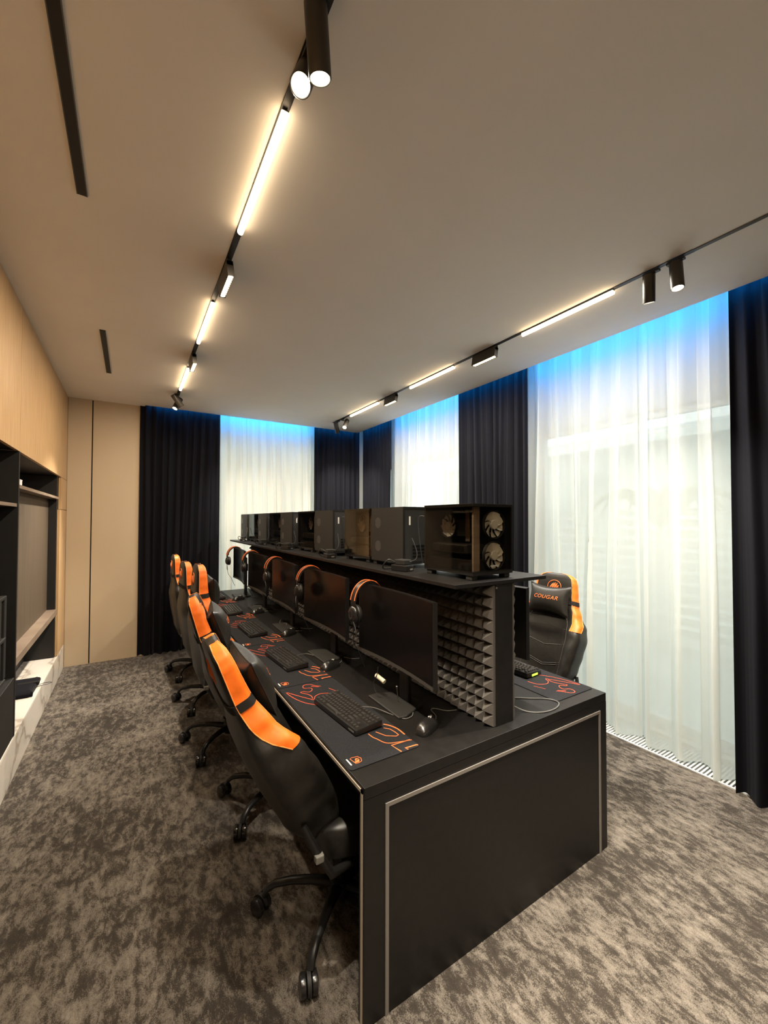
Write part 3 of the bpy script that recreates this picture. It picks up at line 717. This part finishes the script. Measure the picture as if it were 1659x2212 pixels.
# ------------------------------------------------------------------ headsets
def make_headset():
    # local: ears along x, origin at the underside of the band top; hangs downwards
    t = thing('headset', 'x', 'headset')
    def arc(rx, rz, z0, off=0, n=24, a0=-12, a1=192): return [(rx*cos(R(stretch(a0, a1, k/n))), off, z0+rz*sin(R(stretch(a0, a1, k/n)))) for k in range(n+1)]
    band = MB(); c = arc(.083, .098, -.098)
    rings = []
    for k, p in enumerate(c):
        p = Vector(p); o = Vector((p.x/.083**2, 0, (p.z+.098)/.098**2)).normalized()
        rings.append([p+o*.009+Vector((0, -.017, 0)), p+o*.009+Vector((0, .017, 0)), p+o*.003+Vector((0, .019, 0)), p+o*.001+Vector((0, .012, 0)), p+o*.001+Vector((0, -.012, 0)), p+o*.003+Vector((0, -.019, 0))])
    band.rings(rings).build('headband', M_plastic, t, True, ang=50)
    pad = MB(); pr = []
    for k in range(2, 23):
        p = Vector(c[k]); o = Vector((p.x/.083**2, 0, (p.z+.098)/.098**2)).normalized(); q = 1+.13*sin(k*2.1)
        pr.append([p+o*.0005+Vector((0, -.014*q, 0)), p+o*.0005+Vector((0, .014*q, 0)), p-o*.008*q+Vector((0, .011, 0)), p-o*.008*q+Vector((0, -.011, 0))])
    pad.rings(pr).build('headband_pad', M_crinkle, t, True, ang=80)
    for y in (-.0175, .0175):
        MB().tube(arc(.0925, .1075, -.098, y, 24, 8, 172), .0026, 6).build('stripe', M_print, t, True)
    for sx in (-1, 1):
        xx = sx*.084
        MB().tube(spl([(xx, -.014, -.105), (xx*1.04, -.034, -.135), (xx*1.04, -.04, -.155)]), .0035, 6).build('yoke', M_metalb, t, True)
        MB().tube(spl([(xx, .014, -.105), (xx*1.04, .034, -.135), (xx*1.04, .04, -.155)]), .0035, 6).build('yoke', M_metalb, t, True)
        M = Matrix.Translation((xx, 0, -.155))@Matrix.Rotation(R(90*sx), 4, 'Y')@Matrix.Scale(1.12, 4, (1, 0, 0))
        cup = MB().lathe([(.001, .018), (.026, .018), (.036, .010), (.040, -.002), (.040, -.006), (.001, -.006)], 28, M).build('ear_cup', M_caster, t, True)
        MB().lathe([(.041, -.0065), (.044, -.012), (.042, -.024), (.032, -.027), (.022, -.020), (.001, -.018)], 28, M).build('ear_cushion', M_leather, cup, True)
        MB().lathe([(.010, .0182), (.018, .0195), (.018, .0185), (.010, .0181)], 20, M, 0, False).build('badge', M_plasticr, cup)
    MB().tube(spl([(-.10, -.02, -.185), (-.108, -.045, -.20), (-.11, -.06, -.225), (-.108, -.062, -.25)]), .0028, 6).build('microphone', M_cable, t, True)
    MB().tube(spl([(-.084, 0, -.195), (-.082, .005, -.24), (-.07, .02, -.30), (-.03, .03, -.36), (.0, .04, -.42), (.02, .05, -.455)]), .0022, 6).build('cable', M_cable, t, True)
    return t
hs = make_headset()
HS = [(0, 1.820, 6), (0, 2.605, -6), (0, 3.385, 10), (0, 4.17, -4), (0, 4.945, 8)]
for i, (x, y, a) in enumerate(HS):
    h_ = hs if i == 0 else dup(hs)
    h_.location = (1.053-.018, y, DZ+.172+.352+.009); h_.rotation_euler = (0, 0, R(a))
    h_['label'] = 'black headset with orange stripe hung over the top corner of the %s left monitor' % ['nearest', 'second nearest', 'middle', 'fourth', 'farthest'][i]
    h_['group'] = 'headsets hung on the monitors'

# ------------------------------------------------------------------ tower cases
PCW, PCL, PCH = .238, .325, .300
blade_me = None
def fan(parent, M, r, bladem=M_fanw, fr=M_plasticr):
    global blade_me
    f = MB(); n = 28
    f.lathe([(r*1.06, -.008), (r*1.09, -.008), (r*1.09, .008), (r*1.06, .008), (r*1.06, -.008)], n, M, 0, False)
    for a in (45, 135, 225, 315): f.tube([M@Vector((0, 0, -.007)), M@Vector((r*1.07*cos(R(a)), r*1.07*sin(R(a)), -.007))], .002, 5)
    o = f.build('fan', fr, parent, True)
    h = MB().lathe([(.001, .007), (r*.34, .007), (r*.36, .004), (r*.36, -.006), (.001, -.006)], 24, M).build('hub', bladem, o, True)
    for k in range(9):
        if blade_me is None or True:
            b = MB()
            def g(i, j, k=k):
                rr = stretch(r*.33, r*.99, i); a0 = i*.55; w = stretch(.30, .30, i)+.10*i; a = 2*pi*k/9+a0+(j-.5)*w*1.75
                return M@Vector((rr*cos(a), rr*sin(a), .004-(j)*.009))
            b.grid(g, 4, 3); b.build('blade', bladem, o, True)
    return o
def make_pc(detail=True):
    # local origin: centre of footprint; front faces -y, glass side faces -x
    t = thing('tower_case', 'x', 'computer'); w, l, h = PCW/2, PCL/2, PCH; z0 = .020
    for sx in (-1, 1):
        for sy in (-1, 1): MB().box(sx*(w-.02)-.016, sx*(w-.02)+.016, sy*(l-.03)-.018, sy*(l-.03)+.018, 0, z0).build('foot', M_plasticr, t, bevel=.003)
    fr = MB(); e = .004
    fr.box(-w, w, -l, l, z0, z0+.016); fr.box(-w, w, -l, l, z0+h-.012, z0+h)
    fr.box(w-.01, w, -l+.001, -l+.011, z0+.016, z0+h-.012); fr.box(-w, -w+.010, l-.010, l, z0+.016, z0+h-.012); fr.box(w-.010, w, l-.010, l, z0+.016, z0+h-.012)
    fr.build('frame', M_plastic, t)
    MB().box(-w-.004, -w, -l+.002, l-.004, z0+.014, z0+h-.002).build('side_glass', M_glassT, t)
    MB().box(-w+.001, w-.001, -l-.004, -l, z0+.014, z0+h-.002).build('front_glass', M_glassT, t)
    sp = MB().box(w, w+.003, -l+.002, l-.002, z0+.004, z0+h-.002).build('side_panel', M_plasticr, t)
    for zz in (z0+.085, z0+.215):
        for k in range(-5, 6):
            hh = .030*math.sqrt(1-(k/6)**2)
            MB().box(w+.003, w+.0036, -l+.075+k*.0055-.0016, -l+.075+k*.0055+.0016, zz-hh, zz+hh).build('vent_slot', M_ventm, sp) if detail else None
    rp = MB().box(-w+.010, w-.010, l-.006, l-.002, z0+.016, z0+h-.012).build('rear_panel', M_plasticr, t)
    MB().box(-w+.012, -w+.050, l-.002, l+.001, z0+.13, z0+.26).build('port_block', M_silver, rp)
    for k in range(5): MB().box(-w+.016, -w+.044, l+.001, l+.002, z0+.145+k*.022, z0+.157+k*.022).build('port', M_slot, rp)
    for k in range(4): MB().box(-w+.02, w-.06, l-.002, l+.0, z0+.035+k*.018, z0+.045+k*.018).build('slot_cover', M_metalb, rp)
    MB().box(w-.045, w-.035, l-.002, l-.001, z0+.205, z0+.250).build('white_sticker', M_white, rp)
    MB().tube(spl([(-w+.03, l, z0+.19), (-w+.03, l+.03, z0+.17), (-w+.04, l+.045, z0+.10), (-w+.05, l+.04, z0+.0)]), .0035, 6).build('cable', M_cable, rp, True)
    MB().tube(spl([(-w+.03, l, z0+.24), (-w+.0, l+.035, z0+.25), (-w-.0, l+.05, z0+.20), (-w+.02, l+.04, z0+.02)]), .0022, 6).build('cable', M_cable, rp, True)
    # inside
    mb = MB().box(w-.050, w-.046, -l+.03, l-.012, z0+.05, z0+h-.03).build('motherboard', M_pcb, t)
    MB().box(-w+.10, -w+.104, -l+.125, -l+.150, z0+.135, z0+h-.02).build('reflection_plate', M_consol, mb)  # plate's wood tone stands in for a warm reflection in the side glass
    ch = MB()
    for (a, b, c, d) in ((.20, .206, .245, .250), (.12, .14, .272, .276), (.17, .19, .272, .276), (.08, .085, .20, .205), (.21, .216, .12, .125)): ch.box(w-.052, w-.0502, -l+a, -l+b, z0+c-.03, z0+d-.03)
    ch.build('connector', M_silver, mb)
    for k in range(2): MB().box(w-.08, w-.05, -l+.115+k*.012, -l+.121+k*.012, z0+.15, z0+.25).build('memory_module', M_plastic, mb)
    fan(t, Matrix.Translation((-w+.085, l-.078, z0+.205))@Matrix.Rotation(R(-90), 4, 'Y'), .052)
    MB().box(w-.09, w-.052, l-.145, l-.065, z0+.155, z0+.235).build('cpu_cooler', M_silver, t)
    gp = MB().box(-w+.025, w-.05, -l+.06, l-.03, z0+.085, z0+.125).build('graphics_card', M_plastic, t, bevel=.004)
    MB().box(-w+.0245, -w+.0255, -l+.08, l-.08, z0+.092, z0+.116).build('backplate', M_metalb, gp)
    MB().box(-w+.012, w-.012, -l+.03, l-.014, z0+.018, z0+.06).build('power_supply_cover', M_plastic, t)
    for zz in (z0+.078, z0+.212): fan(t, Matrix.Translation((w-.098, -l+.018, zz))@Matrix.Rotation(R(90), 4, 'X'), .057)
    MB().box(w-.215, w-.180, -l+.020, -l+.030, z0+.016, z0+h-.012).build('reflection_strip', M_consol, t)  # wood-toned strip imitating a light reflected band in the front glass
    MB().box(-.022, .022, -l-.0048, -l-.0041, z0+.034, z0+.040).build('front_mark', M_capgrey, t)
    return t
pc = make_pc()
Y0 = [1.225, 1.725, 2.075, 2.58, 2.955, 3.425, 3.785, 4.21, 4.60, 5.03]
PXC = 1.19+PCW/2+.004
word = ['nearest', 'second', 'third', 'fourth', 'fifth', 'sixth', 'seventh', 'eighth', 'ninth', 'farthest']
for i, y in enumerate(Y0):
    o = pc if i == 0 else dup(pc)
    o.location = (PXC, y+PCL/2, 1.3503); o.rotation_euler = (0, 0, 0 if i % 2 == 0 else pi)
    if i == 0: lb = 'black tower case nearest the camera with two white front fans'
    elif i % 2: lb = 'black tower case with a solid side facing the chairs, %s along the shelf' % word[i]
    else: lb = 'black tower case with a glass side facing the chairs, %s along the shelf' % word[i]
    o['label'] = lb; o['group'] = 'tower cases on the upper shelf'
# power adapters and hubs between the towers
def make_adapter():
    t = thing('power_adapter', 'x', 'adapter')
    MB().box(-.030, .030, -.05, .05, 0, .030).build('brick', M_plastic, t, bevel=.004)
    MB().box(-.020, .035, -.03, .035, .031, .055).build('hub', M_plasticr, t, bevel=.003)
    MB().tube(spl([(-.02, .03, .04), (-.045, .05, .055), (-.055, .075, .03), (-.03, .10, .006), (.02, .09, .004)]), .0035, 6).build('cable', M_cable, t, True)
    MB().tube(spl([(.02, -.03, .045), (.035, -.06, .06), (.05, -.05, .10), (.05, -.02, .16)]), .0025, 6).build('cable', M_cable, t, True)
    MB().box(.0, .02, -.0505, -.0498, .006, .014).build('mark', M_capgrey, t)
    return t
ad = make_adapter()
for i, (x, y, a) in enumerate([(1.145, 1.665, 15), (1.125, 2.49, -10), (1.13, 3.37, 20), (1.13, 4.13, 0), (1.13, 4.98, -15)]):
    o = ad if i == 0 else dup(ad); o.location = (x, y, 1.3503); o.rotation_euler = (0, 0, R(a)); o['group'] = 'power adapters on the upper shelf'
    o['label'] = 'black power adapter with cables on the shelf beside the %s tower case' % ['second', 'fourth', 'sixth', 'eighth', 'farthest'][i]

# ------------------------------------------------------------------ loose cables on the desk
def cable(name, pts, r, m, lab, cat='cable'):
    out = spl(pts, 6)
    o = MB().tube(out, r, 7).build(name, m, None, True); return tag(o, lab, cat)
z = DZ+.0035
cable('keyboard_cable', [(.877, 1.60, z+.018), (.93, 1.57, z+.012), (.975, 1.50, z), (1.0, 1.44, z), (1.04, 1.44, z), (1.07, 1.47, z), (1.12, 1.52, z)], .0022, M_cableg, 'grey cable curling from the nearest keyboard to the back of the desk')
cable('keyboard_cable', [(.872, 2.41, z+.018), (.95, 2.44, z+.006), (1.0, 2.36, z), (1.05, 2.38, z), (1.10, 2.42, z)], .0022, M_cableg, 'grey cable running from the second keyboard to the back of the desk')
cable('looped_cable', [(1.415, 1.30, z+.05), (1.46, 1.27, z+.02), (1.50, 1.21, z), (1.56, 1.165, z), (1.64, 1.16, z), (1.70, 1.19, z), (1.69, 1.24, z), (1.62, 1.29, z), (1.53, 1.36, z), (1.44, 1.42, z)], .0028, M_cableg, 'grey cable looping over the right end of the desk')
cable('desk_cable', [(1.09, 3.40, z), (1.05, 3.3, z), (1.08, 3.22, z+.01), (1.03, 3.12, z), (1.06, 3.02, z), (1.12, 2.98, z)], .0025, M_cableg, 'grey cable tangle behind the third mouse')
cable('desk_cable', [(1.10, 4.2, z), (1.04, 4.1, z), (1.09, 4.0, z+.01), (1.02, 3.9, z), (1.06, 3.82, z), (1.12, 3.78, z)], .0025, M_cableg, 'grey cable tangle behind the fourth mouse')
o = thing('usb_dongle', 'ivory white plug with a cable hanging under the nearest monitor', 'plug', (1.015, 1.66, .845))
MB().tube([(-.008, .026, .012), (.008, -.026, -.006)], .0105, 14).build('plug', M_ivory, o, True)
MB().tube(spl([(-.012, .0, .06), (-.014, .008, .02), (-.018, .03, -.03), (-.01, .0, -.075), (.03, -.03, -.089)]), .002, 6).build('cord', M_cable, o, True)
MB().tube(spl([(.02, -.11, .0), (.03, -.10, -.03), (.045, -.085, -.088)]), [.004]*3+[.002]*8, 6).build('lead', M_cableg, o, True)

# ------------------------------------------------------------------ gaming chairs
WT = [(0, .175), (.08, .205), (.2, .235), (.30, .250), (.40, .262), (.48, .248), (.56, .205), (.63, .172), (.70, .158), (.78, .148), (.82, .135), (.845, .112), (.853, .090), (.858, .064), (.86, .045)]
TT = [(0, .060), (.1, .11), (.3, .130), (.42, .128), (.6, .082), (.78, .070), (.83, .064), (.85, .052), (.86, .034)]
BT = [(0, .10), (.15, .095), (.32, .085), (.42, .074), (.55, .030), (.66, .008), (.86, 0)]
CT = [(0, .0), (.2, .0), (.45, -.005), (.65, .004), (.86, .018)]
PW = .42
def ang_of(vf): return math.copysign(math.asin(min(1, abs(vf))**(1/PW)), vf)
AC = ang_of(.8)
SIDE = [ang_of(-.8+1.6*k/8) for k in range(9)]
FRONT = [AC+(pi-2*AC)*k/14 for k in range(1, 14)]
ANG = SIDE+FRONT+[pi-a for a in SIDE[::-1]]+[-a for a in FRONT[::-1]]
NP = len(ANG)
HZ = [.43]
def ring_at(s, a, grow=0):
    s = s/KS
    w = lerp_tab(WT, s)+grow; t = lerp_tab(TT, s)+grow*2; b = lerp_tab(BT, s); c = lerp_tab(CT, s)
    ca, sa = cos(a), sin(a)
    u = math.copysign(abs(ca)**PW, ca)*w; vf = math.copysign(abs(sa)**PW, sa)
    q = abs(u)/w; g = min(1, max(0, (q-.40)/.50)); g = g*g*(3-2*g)
    f = (vf+1)/2; f = .30+.70*f*f*(3-2*f)
    v = vf*t/2+b*g*f+c-(.008*(1-q) if vf > 0 else 0)
    return u, v
KS = .945
def place(s, u, v, lean): return Vector((-.185-s*sin(lean)+v*cos(lean), u, HZ[0]+s*cos(lean)+v*sin(lean)))
def back_pt(s, k, lean, grow=0):
    u, v = ring_at(s, ANG[k % NP], grow); return place(s, u, v, lean)
def surf(s, u, lean, front=True, off=.0):
    """point on the front (or back) face at height s, lateral fraction u"""
    ca = math.copysign(min(abs(u), .999)**(1/PW), u); a = math.acos(ca)
    uu, v = ring_at(s, a if front else -a, 0); return place(s, uu, v+(off if front else -off), lean)
SS = [KS*q for q in [0, .008, .02, .04] + [.04+.0133*k for k in range(1, 58)] + [.81, .82, .83, .84, .848, .854, .858, .86]]
def text_mesh(txt, size):
    cu = bpy.data.curves.new('lettering', 'FONT'); cu.body = txt; cu.size = size; cu.align_x = 'CENTER'; cu.align_y = 'CENTER'; cu.shear = .25; cu.space_character = 1.12; cu.offset = .0
    o = bpy.data.objects.new('lettering', cu); COL.objects.link(o)
    dg = bpy.context.evaluated_depsgraph_get(); me = bpy.data.meshes.new_from_object(o.evaluated_get(dg)); bpy.data.objects.remove(o); return me
def pillow_pt(a, b, sgn, lean, sC=.612, off=0):
    # a across (-1..1), b up (-1..1)
    Wp, Hp, T = .158, .108, .052
    x = a*Wp*(1-.10*(1-b*b)**1.0*abs(a)); y = b*Hp*(1-.20*(1-a*a))
    th = T*((1-a*a)*(1-b*b))**.42 + .001
    hx, hz = -.185, HZ[0]; s = sC+y; v = lerp_tab(CT, sC)+lerp_tab(TT, sC)/2+.042+sgn*(th+off)-.018*(1-a*a)*0
    return Vector((hx-s*sin(lean)+v*cos(lean), x, hz+s*cos(lean)+v*sin(lean)))
def make_chair(lean, spin, label, seat_dz=0):
    HZ[0] = .43+seat_dz; dz = seat_dz
    t = thing('gaming_chair', label, 'chair', group='black and orange gaming chairs')
    n = len(SS)
    # orange side bands: vertices k near a=0 (u>0) and a=180 (u<0)
    full = [[back_pt(s, k, lean) for k in range(NP)] for s in SS]
    MB().rings(full).build('backrest', M_leather, t, True, ang=60)
    for sgn in (1, -1):
        def edge_angles(sr):
            q = min(1, max(0, (.60-sr)/.16)); q = q*q*(3-2*q)
            ex = max(0, sr-.82)/.04*.12; vb = stretch(-.45, .38, q); af = stretch(.74, 1.06, q)+ex; ab = ang_of(vb)-ex
            return [ab]+[ang_of(stretch(vb, .8, i/9)) for i in range(1, 10)]+[stretch(AC, af, i/4) for i in range(1, 5)]
        rings = []; eb = []; ef = []
        for s in SS:
            sr = s/KS
            if sr < .452: continue
            A = edge_angles(sr)
            if sgn < 0: A = [pi-x for x in A]
            P = [place(s, *ring_at(s, x, .0022), lean) for x in A]
            eb.append(place(s, *ring_at(s, A[0], .003), lean)); ef.append(place(s, *ring_at(s, A[-1], .003), lean))
            rings.append(P+[place(s, *ring_at(s, A[-1], -.004), lean), place(s, *ring_at(s, A[0], -.004), lean)])
        pn = MB().rings(rings).build('side_band', M_orange, t, True, ang=60)
        for pts in (eb, ef): MB().tube(pts[::2]+[pts[-1]], .0016, 5).build('piping', M_piping, pn, True)
    # quilting seams on the front
    sm = MB()
    for (sa, dip) in ((.20, .035), (.212, .035), (.335, .03), (.05, .03), (.43, -.012), (.50, -.012)):
        sm.tube([surf(sa-dip*(1-abs(u))*1.0, u*.62, lean, True, .0006) for u in [q/8 for q in range(-8, 9)]], .0016, 5)
    for u in (-.62, .62): sm.tube([surf(s, u, lean, True, .0006) for s in [.04+.03*q for q in range(20)]], .0016, 5)
    sm.build('seam', M_seam, t, True)
    # badges front and back of the headrest
    for fr in (True, False):
        sc = .715
        ring = []
        for a in range(0, 25):
            aa = 2*pi*a/24; ring.append(surf(sc+.042*sin(aa)*(1 if sin(aa) > 0 else 1.1), .34*cos(aa)*1.0, lean, fr, .001))
        bdg = MB().tube(ring, .0022, 5).build('badge_ring', M_print, t, True)
        fl = MB()
        for (u0, s0, u1, s1, w) in ((-.22, -.02, -.05, .022, .010), (-.12, -.028, .04, .026, .011), (-.02, -.030, .14, .024, .010), (.08, -.026, .22, .010, .008)):
            A = [surf(sc+stretch(s0, s1, q), stretch(u0, u1, q), lean, fr, .0015) for q in (0, .33, .66, 1)]
            fl.tube(A, [w*.3, w*.8, w*.7, w*.15], 6)
        fl.build('badge_emblem', M_print, bdg, True)
    # strap
    st_ = MB(); rr = []
    for s in (.600, .628):
        ring = [back_pt(s, k, lean, .0045) for k in range(NP)]; rr.append(ring)
    rr.append([back_pt(.628, k, lean, -.004) for k in range(NP)]); rr.insert(0, [back_pt(.600, k, lean, -.004) for k in range(NP)])
    st_.rings(rr).build('strap', M_leatherd, t, True)
    # head pillow
    pm = MB(); G = 20
    for sg in (-1, 1):
        pm.grid(lambda i, j: pillow_pt(-1+2*i, -1+2*j, sg, lean), G, G)
    pil = pm.build('head_pillow', M_leather, t, True, ang=50)
    edge = [(-1+2*q/12, 1) for q in range(12)]+[(1, 1-2*q/12) for q in range(12)]+[(1-2*q/12, -1) for q in range(12)]+[(-1, -1+2*q/12) for q in range(13)]
    MB().tube([pillow_pt(a, b, 1, lean) for a, b in edge], .0022, 5).build('piping', M_leatherd, pil, True)
    tm = LET.copy(); tm.materials.clear(); tm.materials.append(M_print)
    for vv in tm.vertices:
        a, b = -vv.co.x/.16, vv.co.y/.105+.10
        vv.co = pillow_pt(-a, b, 1, lean, off=.0014)
    lo = bpy.data.objects.new('lettering', tm); COL.objects.link(lo); lo.parent = pil
    # seat
    sb = MB(); rings = []
    for i in range(15):
        xx = stretch(-.20, .30, i/14); e = min(1, max(0, 1-((abs(i-7)/7)**6)*.35)); ring = []
        for k in range(NP):
            a = 2*pi*k/NP; ca, sa = cos(a), sin(a); u = math.copysign(abs(ca)**.45, ca)*.265*e; v = math.copysign(abs(sa)**.45, sa)*.05*e
            q = abs(u)/.265; bol = .045*min(1, max(0, (q-.5)/.35)) if sa > 0 else 0
            ring.append((xx, u, .445+dz+v+bol-.012*(i/14)**3))
        rings.append(ring)
    sb.rings(rings).build('seat', M_leather, t, True, ang=60)
    MB().box(-.11, .13, -.10, .10, .355+dz, .394+dz).build('tilt_mechanism', M_plasticr, t, bevel=.006)
    MB().tube([(0, -.09, .372+dz), (0, -.19, .370+dz), (0, -.25, .360+dz)], [.007, .007, .012], 8).build('lever', M_plastic, t, True)
    for sg in (-1, 1):
        br = MB(); br.tube([(-.04, sg*.245, .385+dz), (-.16, sg*.262, .395+dz), (-.205, sg*.245, .47+dz), Vector((-.185-.15*sin(lean), sg*.225, .43+dz+.15*cos(lean)))], [.012, .017, .016, .010], 10)
        bo = br.build('hinge_cover', M_plastic, t, True); MB().box(-.220, -.190, sg*.258-.012, sg*.258+.012, .450+dz, .476+dz).build('cap', M_capgrey, bo, bevel=.004)
    # gas lift
    MB().tube([(0, 0, .07), (0, 0, .24)], .027, 20).build('gas_cylinder', M_plastic, t, True)
    MB().tube([(0, 0, .24), (0, 0, .36+dz)], .014, 16).build('piston', M_metalb, t, True)
    MB().lathe([(.001, .065), (.046, .065), (.050, .085), (.046, .125), (.032, .132), (.001, .132)], 24).build('hub', M_plastic, t, True)
    for k in range(5):
        a = R(spin)+2*pi*k/5; d = Vector((cos(a), sin(a), 0)); nrm = Vector((-sin(a), cos(a), 0))
        P = [d*.03+Vector((0, 0, .105)), d*.12+Vector((0, 0, .118)), d*.20+Vector((0, 0, .120)), d*.265+Vector((0, 0, .112)), d*.297+Vector((0, 0, .092)), d*.308+Vector((0, 0, .068))]
        W2 = [.024, .020, .018, .017, .016, .015]
        rings = []
        for i, p in enumerate(P):
            dn = (P[min(i+1, 5)]-P[max(i-1, 0)]).normalized(); up = dn.cross(nrm).normalized(); 
            rings.append([p+nrm*W2[i]*cos(2*pi*j/12)+up*W2[i]*.8*sin(2*pi*j/12) for j in range(12)])
        lg = MB().rings(rings).build('leg', M_plastic, t, True)
        c0 = d*.322+Vector((0, 0, .034)); sw = Matrix.Rotation(R((k*67+spin*3) % 90-45), 3, 'Z')@nrm
        fw = Vector((-sw.y, sw.x, 0))
        cs = MB()
        for off in (-.0135-.006, .0135+.006):
            M = Matrix.Translation(c0+sw*off)@sw.to_track_quat('Z', 'Y').to_matrix().to_4x4()
            cs.lathe([(.001, -.012), (.024, -.012), (.0325, -.008), (.0335, 0), (.0325, .008), (.024, .012), (.001, .012)], 22, M)
        cw = cs.build('caster', M_caster, lg, True)
        hd = MB(); hd.rings([[c0+sw*o_+fw*.037*cos(q)+Vector((0, 0, .038*sin(q))) for q in [pi*j/10+.25 for j in range(11)]]+[c0+sw*o_+Vector((0, 0, .012))] for o_ in (-.0065, .0065)])
        hd.build('caster_hood', M_plasticr, lg, True)
    for lgc in ():
        pass
    return t
LET = text_mesh('COUGAR', .043)
ch1 = make_chair(R(25.0), 153-0, 'nearest reclined black and orange gaming chair at the left side of the desk')
ch1.location = (.757, 1.553, 0)
ch2 = make_chair(R(21.5), 153, 'second reclined gaming chair along the left side of the desk'); ch2.location = (.744, 2.335, 0); ch2.rotation_euler = (0, 0, R(-8))
ch3 = make_chair(R(4), 153, 'third gaming chair from the camera, upright, at the left side of the desk', .045); ch3.location = (.635, 3.13, 0)
ch4 = make_chair(R(6), 153, 'fourth gaming chair from the camera, upright, at the left side of the desk', .0); ch4.location = (.655, 3.915, 0); ch4.rotation_euler = (0, 0, R(3))
dup(ch4, (.645, 4.72, -.0), R(1), 'farthest gaming chair at the left side, nearest the far black curtain')
ch6 = make_chair(R(16), 20, 'gaming chair facing the desk on its right side, in front of the sheer curtain', .0); ch6.location = (2.255, 1.82, 0); ch6.rotation_euler = (0, 0, R(184))
